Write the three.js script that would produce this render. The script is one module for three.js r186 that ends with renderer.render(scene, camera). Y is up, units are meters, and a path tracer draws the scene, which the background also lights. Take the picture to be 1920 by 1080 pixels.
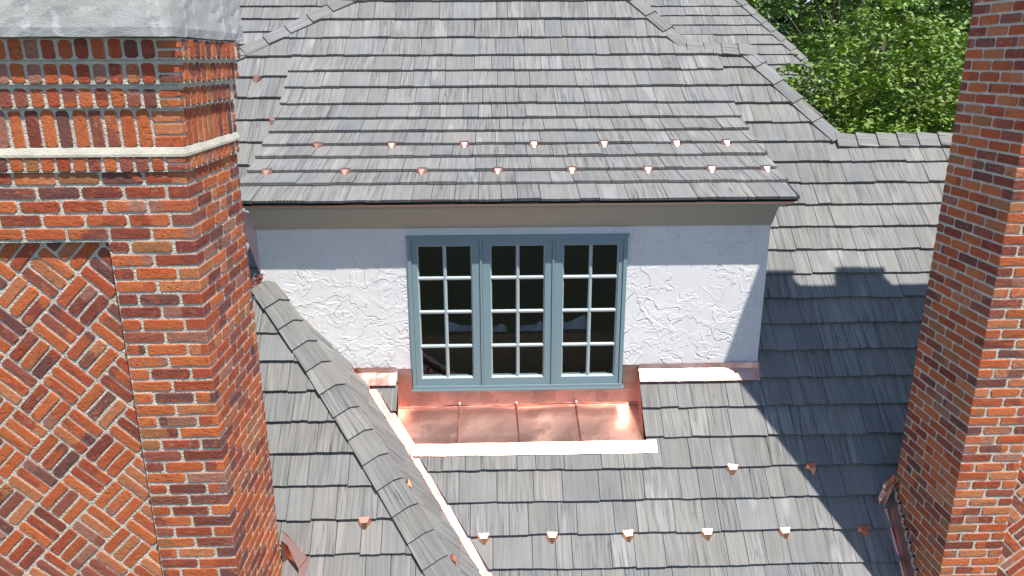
import * as THREE from 'three';
import { mergeGeometries } from 'three/addons/utils/BufferGeometryUtils.js';

// ------------------------------------------------------------------ camera, sky, sun, exposure
const scene = new THREE.Scene();
const camera = new THREE.PerspectiveCamera(41.83, 16 / 9, 0.1, 400);
const PITCH = 16.9, YAW = 1.5, ROLL = -0.22, D2R = Math.PI / 180;
const camF = new THREE.Vector3(Math.sin(YAW * D2R) * Math.cos(PITCH * D2R), -Math.sin(PITCH * D2R), -Math.cos(YAW * D2R) * Math.cos(PITCH * D2R));
{
  const r = new THREE.Vector3(Math.cos(YAW * D2R), 0, Math.sin(YAW * D2R)), u = new THREE.Vector3().crossVectors(r, camF);
  const c = Math.cos(ROLL * D2R), s = Math.sin(ROLL * D2R);
  const R = r.clone().multiplyScalar(c).addScaledVector(u, s), U = u.clone().multiplyScalar(c).addScaledVector(r, -s);
  camera.quaternion.setFromRotationMatrix(new THREE.Matrix4().makeBasis(R, U, camF.clone().negate()));
}
camera.position.set(0, 0, 0);
scene.add(camera);
camera.updateMatrixWorld(true);
camera.updateProjectionMatrix();

const renderer = new THREE.WebGLRenderer({ antialias: true });
renderer.toneMapping = THREE.LinearToneMapping;
renderer.toneMappingExposure = 1.55;
renderer.shadowMap.enabled = true;
renderer.setSize(1024, 576);

const sunDir = new THREE.Vector3(0.70, 2.65, 1).normalize();
{
  const w = 256, h = 128, a = new Float32Array(w * h * 4);
  for (let j = 0; j < h; j++) {
    const el = ((j + 0.5) / h - 0.5) * Math.PI, t = Math.pow(1 - Math.max(0, Math.sin(el)), 3);
    for (let i = 0; i < w; i++) {
      const k = (j * w + i) * 4;
      a[k] = 0.085 + 0.54 * t; a[k + 1] = 0.165 + 0.60 * t; a[k + 2] = 0.34 + 0.64 * t; a[k + 3] = 1;
    }
  }
  const sky = new THREE.DataTexture(a, w, h, THREE.RGBAFormat, THREE.FloatType);
  sky.mapping = THREE.EquirectangularReflectionMapping;
  sky.magFilter = sky.minFilter = THREE.LinearFilter;
  sky.needsUpdate = true;
  scene.background = sky;
  scene.environment = sky;
}
const sun = new THREE.DirectionalLight(new THREE.Color(1.0, 0.955, 0.89), 4.2);
sun.position.copy(sunDir).multiplyScalar(40).add(new THREE.Vector3(1, -2, -6));
sun.target.position.set(1, -2, -6);
sun.castShadow = true;
sun.shadow.mapSize.set(4096, 4096);
Object.assign(sun.shadow.camera, { left: -12, right: 12, top: 12, bottom: -12, near: 1, far: 90 });
scene.add(sun, sun.target);

// ------------------------------------------------------------------ random, noise, textures
let seed = 12345;
const rnd = () => { seed = (seed + 0x6D2B79F5) | 0; let t = Math.imul(seed ^ (seed >>> 15), 1 | seed); t = (t + Math.imul(t ^ (t >>> 7), 61 | t)) ^ t; return ((t ^ (t >>> 14)) >>> 0) / 4294967296; };
const rr = (a, b) => a + (b - a) * rnd();
const pick = a => a[Math.floor(rnd() * a.length) % a.length];
const hash = (x, y) => { let n = Math.imul(x | 0, 374761393) + Math.imul(y | 0, 668265263) | 0; n = Math.imul(n ^ (n >>> 13), 1274126177); return ((n ^ (n >>> 16)) >>> 0) / 4294967296; };
const vnoise = (x, y) => {
  const xi = Math.floor(x), yi = Math.floor(y), fx = x - xi, fy = y - yi, u = fx * fx * (3 - 2 * fx), v = fy * fy * (3 - 2 * fy);
  const a = hash(xi, yi), b = hash(xi + 1, yi), c = hash(xi, yi + 1), d = hash(xi + 1, yi + 1);
  return a + (b - a) * u + (c - a) * v + (a - b - c + d) * u * v;
};
const fbm = (x, y, o = 4) => { let s = 0, a = 0.5, t = 0; for (let i = 0; i < o; i++) { s += a * vnoise(x, y); t += a; x = x * 2.03 + 17.7; y = y * 2.03 + 9.2; a *= 0.5; } return s / t; };
const clamp = (x, a = 0, b = 1) => Math.min(b, Math.max(a, x));
const sstep = (a, b, x) => { const t = clamp((x - a) / (b - a)); return t * t * (3 - 2 * t); };
const enc = l => { l = clamp(l); return Math.round(255 * (l <= 0.0031308 ? 12.92 * l : 1.055 * Math.pow(l, 1 / 2.4) - 0.055)); };
function tex(w, h, fill, srgb, wrap = THREE.RepeatWrapping) {
  const a = new Uint8Array(w * h * 4), c = [0, 0, 0];
  for (let y = 0; y < h; y++) for (let x = 0; x < w; x++) {
    fill(x, y, c); const k = (y * w + x) * 4;
    for (let i = 0; i < 3; i++) a[k + i] = srgb ? enc(c[i]) : Math.round(255 * clamp(c[i]));
    a[k + 3] = 255;
  }
  const t = new THREE.DataTexture(a, w, h, THREE.RGBAFormat);
  t.magFilter = THREE.LinearFilter; t.minFilter = THREE.LinearMipmapLinearFilter; t.generateMipmaps = true;
  t.wrapS = t.wrapT = wrap; if (srgb) t.colorSpace = THREE.SRGBColorSpace; t.needsUpdate = true;
  return t;
}
// --- brick faces: 16 x 16 cells, each one brick
const BC = 16, brickBase = [];
const brickPal = [[0.53, 0.135, 0.040, 8], [0.46, 0.102, 0.031, 7], [0.37, 0.070, 0.027, 5], [0.50, 0.175, 0.072, 3], [0.28, 0.080, 0.048, 3], [0.17, 0.060, 0.046, 2], [0.10, 0.046, 0.042, 0.6], [0.35, 0.150, 0.10, 2], [0.24, 0.054, 0.032, 4], [0.38, 0.15, 0.055, 1]];
const palBag = brickPal.flatMap(p => Array(Math.round(p[3] * 2)).fill(p));
for (let i = 0; i < BC * BC; i++) {
  const p = pick(palBag), q = pick(palBag), g = rr(0.85, 1.12);
  brickBase.push({ p: p.map(v => v * g), q, band: rnd() < 0.34 ? rr(0.2, 0.8) : -1, side: rnd() < 0.5 ? 1 : -1, pits: rnd() < 0.35, crease: rnd() < 0.3, ox: rr(0, 90), oy: rr(0, 90), rim: rnd() < 0.3 ? rr(0.2, 0.5) : 0.05 });
}
const brickH = (b, u, v) => {       // height of a brick face, 0..1
  let h = 0.55 + 0.5 * (fbm(b.ox + u * 10, b.oy + v * 5, 4) - 0.5);
  if (b.pits) { const n = vnoise(b.ox + u * 13, b.oy + v * 6); if (n > 0.8) h -= 0.5 * sstep(0.8, 0.9, n); }
  if (b.crease) { const n = Math.abs(fbm(b.oy + u * 5, b.ox + v * 5, 3) - 0.5); if (n < 0.02) h -= 0.35 * (1 - n / 0.02); }
  return h;
};
const cellUV = (x, y, w, h) => [Math.floor(x / w) + BC * Math.floor(y / h), (x % w) / w, (y % h) / h];
const brickColor = tex(2048, 1024, (x, y, c) => {
  const [i, u, v] = cellUV(x, y, 128, 64), b = brickBase[i];
  let n = fbm(b.ox + u * 6, b.oy + v * 3, 4), f = fbm(b.oy + u * 26, b.ox + v * 13, 3);
  let k = 0;
  if (b.band >= 0) { const e = b.band + (n - 0.5) * 0.25; k = sstep(-0.04, 0.04, (u - e) * b.side) * 0.8; }
  k = clamp(k + 0.5 * sstep(0.58, 0.72, n));
  const m = 0.72 + 0.56 * f;
  for (let j = 0; j < 3; j++) c[j] = (b.p[j] * (1 - k) + b.q[j] * k) * m;
  const e = Math.min(u, 1 - u, (v < 0.5 ? v : 1 - v) * 0.5), s = b.rim * sstep(0.05, 0.0, e - 0.05 * (n - 0.4));
  const sm = Math.max(s, 0.75 * sstep(0.70, 0.8, fbm(b.ox + u * 8, b.oy + 40 + v * 5, 3)) * b.rim);
  c[0] += (0.50 - c[0]) * sm; c[1] += (0.40 - c[1]) * sm; c[2] += (0.30 - c[2]) * sm;
}, true);
const brickBump = tex(2048, 1024, (x, y, c) => { const [i, u, v] = cellUV(x, y, 128, 64); c[0] = c[1] = c[2] = brickH(brickBase[i], u, v); }, false);
// --- shakes: 16 x 16 cells of 0.32 x 0.32 m, grain along v
const shakeBase = [];
for (let i = 0; i < BC * BC; i++) shakeBase.push({ t: rr(0.90, 1.08), w: rr(-0.03, 0.03), ox: rr(0, 900), oy: rr(0, 900), g: rr(0.22, 0.75), d: rr(0.40, 0.62), light: rnd() < 0.2 ? rr(0.2, 0.5) : 0 });
const grain = (b, u, v) => {
  const wv = (fbm(b.ox + u * 2, b.oy + v * 1.6, 2) - 0.5) * 0.22, x = u + wv * 0.35;
  const s1 = fbm(b.ox + x * 13, b.oy + v * 0.9, 3), s2 = vnoise(b.oy + x * 34, b.ox + v * 1.3), s3 = vnoise(b.oy + x * 58, b.ox + v * 2.0);
  return [s1, s2, s3];
};
const shakeColor = tex(2048, 2048, (x, y, c) => {
  const [i, u, v] = cellUV(x, y, 128, 128), b = shakeBase[i], [s1, s2, s3] = grain(b, u, v);
  let t = 0.206 * b.t * (1 + b.g * ((s1 - 0.5) * 0.5 + (s2 - 0.5) * 0.75 + (s3 - 0.5) * 0.5));
  const patch = fbm(b.ox + u * 2.2, b.oy + v * 2.2, 3);
  t *= 0.91 + 0.18 * patch;
  if (b.light) t += b.light * 0.17 * sstep(0.54, 0.72, fbm(b.oy + u * 5, b.ox + v * 0.7, 2));
  if (s3 < 0.10 && b.g > 0.5) t *= 0.6;
  const warm = b.w + (s1 - 0.5) * 0.10;
  c[0] = t * (1.015 + warm); c[1] = t * (1.005 + warm * 0.4); c[2] = t * (0.96 - warm * 0.6);
}, true);
const shakeBump = tex(2048, 2048, (x, y, c) => {
  const [i, u, v] = cellUV(x, y, 128, 128), b = shakeBase[i], [s1, s2, s3] = grain(b, u, v);
  let h = 0.55 + b.g * ((s1 - 0.5) * 0.8 + (s2 - 0.5) * 0.35 + (s3 - 0.5) * 0.22);
  if (s3 < 0.12 && b.g > 0.5) h -= 0.35;
  c[0] = c[1] = c[2] = h;
}, false);
// --- mortar, concrete, stucco, paint, copper
const mortarBump = tex(512, 512, (x, y, c) => { c[0] = c[1] = c[2] = fbm(x / 7, y / 7, 4); }, false);
const mortarColor = tex(512, 512, (x, y, c) => { const n = fbm(x / 40, y / 40, 4), f = vnoise(x / 2, y / 2); const t = 0.42 + 0.26 * n + 0.10 * (f - 0.5); c[0] = t * 1.06; c[1] = t * 0.98; c[2] = t * 0.80; }, true);
const concreteColor = tex(1024, 512, (x, y, c) => {
  const u = x / 1024 * 2.4, v = y / 512 * 1.2;
  let t = 0.50 + 0.12 * (fbm(u * 9, v * 9, 5) - 0.5) + 0.07 * (vnoise(u * 150, v * 150) - 0.5);
  const wob = (fbm(u * 3, v * 4, 3) - 0.5) * 0.35;
  const st = sstep(0.55, 0.72, fbm((u + wob * 0.25) * 16, v * 1.3 + 4, 4)) * sstep(0.42, 0.6, fbm(u * 30, v * 22, 3));
  const pa = sstep(0.56, 0.7, fbm(u * 6 + 30, v * 6, 5));
  const k = clamp(0.75 * st + 0.25 * pa);
  c[0] = t + (0.72 - t) * k; c[1] = t * 0.98 + (0.72 - t) * k; c[2] = t * 0.90 + (0.71 - t * 0.90) * k;
}, true);
const concreteBump = tex(1024, 512, (x, y, c) => { c[0] = c[1] = c[2] = 0.6 * fbm(x / 22, y / 22, 5) + 0.4 * vnoise(x / 2.5, y / 2.5); }, false);
const stuccoH = (u, v) => {          // trowelled lime coat: thin overlapping passes, in metres
  let h = 0.22 + 0.10 * fbm(u * 5, v * 5, 3);
  for (let k = 0; k < 4; k++) {
    const s = [2.6, 3.8, 5.2, 8][k], wx = (fbm(u * 7 + k * 31, v * 7, 3) - 0.5) * 0.28, wy = (fbm(u * 7, v * 7 + k * 47, 3) - 0.5) * 0.20;
    const n = fbm((u + wx) * s + k * 13.7, (v + wy) * s * 1.25 + k * 5.1, 3);
    const th = [0.51, 0.55, 0.585, 0.63][k];
    h += [0.20, 0.18, 0.15, 0.12][k] * sstep(th, th + 0.018, n) * (1 - 0.55 * sstep(th + 0.02, th + 0.14, n));
    if (k < 3) { const q = (n - th + 0.006) / 0.007; h -= 0.17 * Math.exp(-q * q) * sstep(0.44, 0.58, fbm(u * 3 + k * 7, v * 3 + 20, 2)); }   // open edges of the passes
  }
  return h + 0.05 * vnoise(u * 160, v * 160) * fbm(u * 6, v * 6, 2);
};
const stuccoBump = tex(2048, 768, (x, y, c) => { c[0] = c[1] = c[2] = stuccoH(x / 2048 * 4.3, y / 768 * 1.6); }, false);
const stuccoColor = tex(512, 256, (x, y, c) => { const n = fbm(x / 30, y / 30, 4), f = vnoise(x / 3, y / 3), t = 0.79 + 0.09 * (n - 0.5) + 0.03 * (f - 0.5); c[0] = t; c[1] = t * 0.985; c[2] = t * 0.975; }, true);
const copperBump = tex(512, 512, (x, y, c) => { c[0] = c[1] = c[2] = 0.92 * fbm(x / 120, y / 80, 2) + 0.08 * fbm(x / 24 + 9, y / 24, 2); }, false);
const copperColor = tex(512, 512, (x, y, c) => {
  const n = fbm(x / 60, y / 60, 4), f = fbm(x / 9, y / 9, 3), k = sstep(0.52, 0.66, n) * 0.16 + 0.12 * (f - 0.5);
  c[0] = 0.93 * (1 - k); c[1] = 0.545 * (1 - 1.2 * k); c[2] = 0.445 * (1 - 1.1 * k);
}, true);
const woodBump = tex(256, 512, (x, y, c) => { c[0] = c[1] = c[2] = fbm(x / 3, y / 60, 4); }, false);

const lin = (r, g, b) => new THREE.Color().setRGB(r, g, b);
const std = o => new THREE.MeshStandardMaterial({ roughness: 0.85, metalness: 0, ...o });
const rep = (t, x, y, ox = 0, oy = 0) => { const c = t.clone(); c.repeat.set(x, y); c.offset.set(ox, oy); c.needsUpdate = true; return c; };
const M = {
  brick: std({ map: brickColor, bumpMap: brickBump, bumpScale: 0.005, roughness: 0.88 }),
  mortar: std({ map: rep(mortarColor, 2, 2), bumpMap: rep(mortarBump, 2, 2), bumpScale: 0.006, roughness: 0.95 }),
  shake: std({ map: shakeColor, bumpMap: shakeBump, bumpScale: 0.005, roughness: 0.88 }),
  mortarSmooth: std({ map: rep(mortarColor, 2, 2), bumpMap: rep(mortarBump, 2, 2), bumpScale: 0.0022, roughness: 0.95 }),
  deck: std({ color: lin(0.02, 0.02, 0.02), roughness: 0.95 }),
  concrete: std({ map: rep(concreteColor, 1 / 2.4, 1 / 1.2), bumpMap: rep(concreteBump, 1 / 1.2, 1 / 0.6), bumpScale: 0.0025, roughness: 0.9 }),
  stucco: std({ map: rep(stuccoColor, 0.5, 0.5), bumpMap: rep(stuccoBump, 1 / 4.3, 1 / 1.6, 0.5, 0.9), bumpScale: 0.014, roughness: 0.9 }),
  fascia: std({ color: lin(0.43, 0.395, 0.315), roughness: 0.55, bumpMap: rep(woodBump, 3, 1), bumpScale: 0.0006 }),
  paint: std({ color: lin(0.21, 0.30, 0.33), roughness: 0.45 }),
  paintPale: std({ color: lin(0.40, 0.475, 0.49), roughness: 0.45 }),
  copper: std({ color: lin(1, 1, 1), map: copperColor, metalness: 1, roughness: 0.36, bumpMap: rep(copperBump, 1.2, 1.2), bumpScale: 0.007 }),
  copperDull: std({ color: lin(0.78, 0.52, 0.52), metalness: 0.15, roughness: 0.5, bumpMap: rep(copperBump, 2, 2), bumpScale: 0.008 }),
  copperStud: std({ color: lin(0.93, 0.47, 0.33), metalness: 1, roughness: 0.32 }),
  glass: new THREE.MeshPhysicalMaterial({ color: 0xffffff, roughness: 0.02, metalness: 0, transmission: 1, thickness: 0, ior: 1.5 }),
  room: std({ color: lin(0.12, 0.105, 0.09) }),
  wood: std({ color: lin(0.13, 0.038, 0.016), roughness: 0.5, bumpMap: woodBump, bumpScale: 0.0008 }),
  cloth: std({ color: lin(0.42, 0.52, 0.58), roughness: 0.9, side: THREE.DoubleSide }),
  caulk: std({ color: lin(0.55, 0.50, 0.46), roughness: 0.6 }),
  bark: std({ color: lin(0.13, 0.105, 0.08), roughness: 0.95 }),
  grass: std({ color: lin(0.030, 0.042, 0.021), roughness: 1 }),
  clay: std({ color: lin(0.35, 0.14, 0.08), roughness: 0.85 }),
};

// ------------------------------------------------------------------ helpers
const V3 = (x, y, z) => new THREE.Vector3(x, y, z);
const used = {};
const numbered = n => { const k = used[n] = (used[n] ?? -1) + 1; return k ? `${n}_${String(k).padStart(3, '0')}` : n; };
function shade(o) { o.castShadow = o.receiveShadow = true; return o; }
function thing(name, label, category, base = [0, 0, 0], group, kind) {
  const o = new THREE.Group(); o.name = numbered(name); o.position.set(...base); scene.add(o);
  if (label) o.userData.label = label;
  if (category) o.userData.category = category;
  if (group) o.userData.group = group;
  if (kind) o.userData.kind = kind;
  return o;
}
function part(t, name, g, m, kind, top = t) {        // geometry in world metres; the part hangs under t, whose thing is top
  if (g.userDataDone !== true) { g.translate(-top.position.x, -top.position.y, -top.position.z); g.userDataDone = true; }
  const o = shade(new THREE.Mesh(g, m)); o.name = name; if (kind) o.userData.kind = kind; t.add(o); return o;
}
class G {                                              // flat-faced triangles
  constructor() { this.p = []; this.t = []; }
  tri(a, b, c, ua = [0, 0], ub = [0, 0], uc = [0, 0]) { this.p.push(a.x, a.y, a.z, b.x, b.y, b.z, c.x, c.y, c.z); this.t.push(...ua, ...ub, ...uc); return this; }
  quad(a, b, c, d, ua = [0, 0], ub = [1, 0], uc = [1, 1], ud = [0, 1]) { this.tri(a, b, c, ua, ub, uc); return this.tri(a, c, d, ua, uc, ud); }
  build() { const g = new THREE.BufferGeometry(); g.setAttribute('position', new THREE.Float32BufferAttribute(this.p, 3)); g.setAttribute('uv', new THREE.Float32BufferAttribute(this.t, 2)); g.computeVertexNormals(); return g; }
}
const box = (x0, x1, y0, y1, z0, z1) => {            // uv in metres
  const g = new THREE.BoxGeometry(x1 - x0, y1 - y0, z1 - z0).toNonIndexed(), p = g.attributes.position, n = g.attributes.normal, t = g.attributes.uv;
  g.translate((x0 + x1) / 2, (y0 + y1) / 2, (z0 + z1) / 2);
  for (let i = 0; i < p.count; i++) { const ax = Math.abs(n.getX(i)), ay = Math.abs(n.getY(i)); t.setXY(i, ax > 0.5 ? p.getZ(i) : p.getX(i), ay > 0.5 ? p.getZ(i) : p.getY(i)); }
  return g;
};
const merge = l => mergeGeometries(l.map(g => g.index ? g.toNonIndexed() : g));
function frame(O, U, V) { const N = new THREE.Vector3().crossVectors(U, V).normalize(); return { O, U, V, N, at: (u, v, n) => O.clone().addScaledVector(U, u).addScaledVector(V, v).addScaledVector(N, n) }; }
const clip = (poly, a, b, c) => {                     // keep a*x + b*y <= c
  const out = [];
  for (let i = 0; i < poly.length; i++) {
    const p = poly[i], q = poly[(i + 1) % poly.length], dp = a * p[0] + b * p[1] - c, dq = a * q[0] + b * q[1] - c;
    if (dp <= 0) out.push(p);
    if ((dp < 0 && dq > 0) || (dp > 0 && dq < 0)) { const s = dp / (dp - dq); out.push([p[0] + (q[0] - p[0]) * s, p[1] + (q[1] - p[1]) * s]); }
  }
  return out;
};
const areaOf = poly => { let s = 0; for (let i = 0; i < poly.length; i++) { const p = poly[i], q = poly[(i + 1) % poly.length]; s += p[0] * q[1] - p[1] * q[0]; } return s / 2; };
const seen = pts => {                                  // how large a piece stands in the picture
  const q = pts.map(p => p.clone().project(camera));
  const cx = q.reduce((s, p) => s + p.x, 0) / q.length, cy = q.reduce((s, p) => s + p.y, 0) / q.length;
  const a = Math.abs(areaOf(q.map(p => [p.x, p.y])));
  return Math.abs(cx) < 1.02 && Math.abs(cy) < 1.03 ? a : a * 1e-4;
};
class Pieces {                                         // many like pieces of one thing: the largest 300 singly, the rest joined
  constructor() { this.l = []; }
  add(g, size) { this.l.push({ g, size }); }
  finish(parent, name, m, top = parent, most = 300) {
    this.l.sort((a, b) => b.size - a.size);
    for (const { g } of this.l.slice(0, most)) part(parent, name, g, m, undefined, top);
    const rest = this.l.slice(most);
    if (rest.length) part(parent, name, merge(rest.map(r => r.g)), m, 'stuff', top);
  }
}

// ------------------------------------------------------------------ shake courses
const WID = [0.125, 0.15, 0.18, 0.18, 0.23, 0.29, 0.30];
// one course: F.O lies on its butt line; spans: [x at butt left, x at top left, x at butt right, x at top right]
function course(pieces, deck, F, e, spans, o = {}) {
  for (const [lb, lt, rb, rt] of spans) {
    const top = e + 0.045, L = v => lb + (lt - lb) * v / e, R = v => rb + (rt - rb) * v / e;
    const x0 = Math.min(L(0), L(top)), x1 = Math.max(R(0), R(top));
    if (x1 - x0 < 0.03) continue;
    deck.quad(F.at(L(-0.002), -0.002, -0.006), F.at(R(-0.002), -0.002, -0.006), F.at(R(e), e, -0.006), F.at(L(e), e, -0.006));
    let x = x0 - rr(0, 0.15);
    while (x < x1) {
      const w = (o.scale ?? 1) * pick(WID), a = x + 0.002, b = x + w - 0.0025; x += w;
      const j = rr(-0.006, 0.006), tilt = rr(-0.003, 0.003), th = rr(0.028, 0.037);
      let poly = [[a, top], [a, j - tilt], [a + (b - a) * rr(0.25, 0.4), j + rr(-0.003, 0.003)], [a + (b - a) * rr(0.6, 0.75), j + rr(-0.003, 0.003)], [b, j + tilt], [b, top]];
      let kl = (lt - lb) / e, kr = (rt - rb) / e;
      poly = clip(poly, -1, kl, -lb); poly = clip(poly, 1, -kr, rb);
      if (poly.length < 3 || Math.abs(areaOf(poly)) < 0.0006) continue;
      const cell = Math.floor(rnd() * BC * BC), cu = (cell % BC) / BC, cv = Math.floor(cell / BC) / BC, uo = rr(0, Math.max(0, 0.31 - w));
      const uv = (px, pv) => [cu + (0.004 + clamp(px - a + uo, 0, 0.31)) / 0.32 / BC, cv + (0.005 + clamp(pv + 0.008, 0, 0.308)) / 0.32 / BC];
      const hgt = v => 0.002 + th * (1 - clamp(v, 0, top) / top), sk = rr(-0.002, 0.002);
      const g = new G(), T = poly.map(([px, pv]) => F.at(px, pv, hgt(pv) + sk * (px - a) / w)), Bt = poly.map(([px, pv]) => F.at(px, pv, -0.004 + 0.015 * (1 - clamp(pv, 0, top) / top)));
      for (let i = 1; i < poly.length - 1; i++) g.tri(T[0], T[i], T[i + 1], uv(...poly[0]), uv(...poly[i]), uv(...poly[i + 1]));
      for (let i = 0; i < poly.length; i++) { const k = (i + 1) % poly.length; if (poly[i][1] > top - 1e-4 && poly[k][1] > top - 1e-4) continue; g.quad(T[k], T[i], Bt[i], Bt[k], uv(...poly[k]), uv(...poly[i]), uv(poly[i][0], poly[i][1] + 0.01), uv(poly[k][0], poly[k][1] + 0.01)); }
      pieces.add(g.build(), seen(poly.map(([px, pv]) => F.at(px, Math.min(pv, e), 0))));
    }
  }
}
// caps along a hip or ridge: pts from low to high, wings lie along directions dl and dr
function caps(t, pts, dl, dr, w, expo, lift = 0.022, wr = w) {
  const seg = [], P = pts.map(p => V3(...p)); let len = 0;
  for (let i = 0; i + 1 < P.length; i++) { const d = P[i].distanceTo(P[i + 1]); seg.push([len, d, P[i], P[i + 1]]); len += d; }
  const at = s => { const q = seg.find(g => s <= g[0] + g[1]) ?? seg[seg.length - 1]; return q[2].clone().lerp(q[3], (s - q[0]) / q[1]); };
  const n = Math.max(1, Math.round(len / expo)), ex = len / n;
  for (let i = 0; i < n; i++) {
    const lo = at(i * ex + rr(-0.006, 0.006)), hi = at(Math.min(len, (i + 1) * ex + 0.05)), ax = hi.clone().sub(lo).normalize();
    const cell = Math.floor(rnd() * BC * BC), cu = (cell % BC) / BC, cv = Math.floor(cell / BC) / BC, th = 0.022;
    const g = new G();
    const nrm = d => { const dd = V3(...d); dd.addScaledVector(ax, -dd.dot(ax)).normalize(); const N = new THREE.Vector3().crossVectors(ax, dd); if (N.y < 0) N.negate(); return [dd, N]; };
    const NA = nrm(dl)[1].add(nrm(dr)[1]).normalize(), kA = 1 / Math.max(0.5, NA.dot(nrm(dl)[1]));
    for (const [d, s, ww] of [[dl, 1, w], [dr, -1, wr]]) {
      const [dd, N] = nrm(d), wl = ww * rr(0.97, 1.03), c = (base, k, h) => k ? base.clone().addScaledVector(dd, k).addScaledVector(N, h + lift) : base.clone().addScaledVector(NA, (h + lift) * kA);
      const A = c(lo, 0, th), B = c(hi, 0, 0.002), C = c(hi, wl, 0.002), D = c(lo, wl, th), a = c(lo, 0, -0.006), b = c(hi, 0, -0.006), cc = c(hi, wl, -0.02), dd2 = c(lo, wl, -0.004);
      const U = (x, y) => [cu + (0.01 + x) / BC * 0.9, cv + (0.01 + y) / BC * 0.9], k0 = s > 0 ? 0.5 : 0.5, k1 = s > 0 ? 0 : 1;
      const q = (p1, p2, p3, p4, u1, u2, u3, u4) => s > 0 ? g.quad(p1, p2, p3, p4, u1, u2, u3, u4) : g.quad(p4, p3, p2, p1, u4, u3, u2, u1);
      q(A, B, C, D, U(k0, 0), U(k0, 0.8), U(k1, 0.8), U(k1, 0));
      q(D, dd2, a, A, U(k1, 0), U(k1, 0.05), U(k0, 0.05), U(k0, 0));
      q(C, cc, dd2, D, U(k1, 0.8), U(k1, 0.75), U(k1, 0.05), U(k1, 0));
      q(B, b, cc, C, U(k0, 0.8), U(k0, 0.75), U(k1, 0.75), U(k1, 0.8));
    }
    part(t, 'ridge_cap', g.build(), M.shake);
  }
}
const X = V3(1, 0, 0);
const upSlope = deg => V3(0, Math.sin(deg * D2R), -Math.cos(deg * D2R));
const downSlope = deg => [0, -Math.sin(deg * D2R), Math.cos(deg * D2R)];

// ------------------------------------------------------------------ ground and the walls below the roofs
const GY = -9.6;
{
  const g = shade(new THREE.Mesh(new THREE.PlaneGeometry(360, 360).rotateX(-Math.PI / 2), M.grass)); g.name = 'ground'; g.position.set(0, GY, -60); g.userData = { kind: 'structure', label: 'lawn far below the roofs', category: 'ground' }; scene.add(g);
  const w = thing('house_wall', 'pale stucco house wall hidden below the roof slopes', 'wall', [1, GY, -8], undefined, 'structure');
  part(w, 'wall', box(-2.6, 6.3, GY, -4.45, -4.62, -4.42), M.stucco);
  part(w, 'wall', box(6.1, 6.3, GY, -3.0, -12, -4.62), M.stucco);
  part(w, 'wall', box(-6.3, -6.1, GY, -3.0, -12, -4.62), M.stucco);
  part(w, 'wall', box(-6.3, 6.3, GY, -2.5, -12.2, -12), M.stucco);
}

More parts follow.
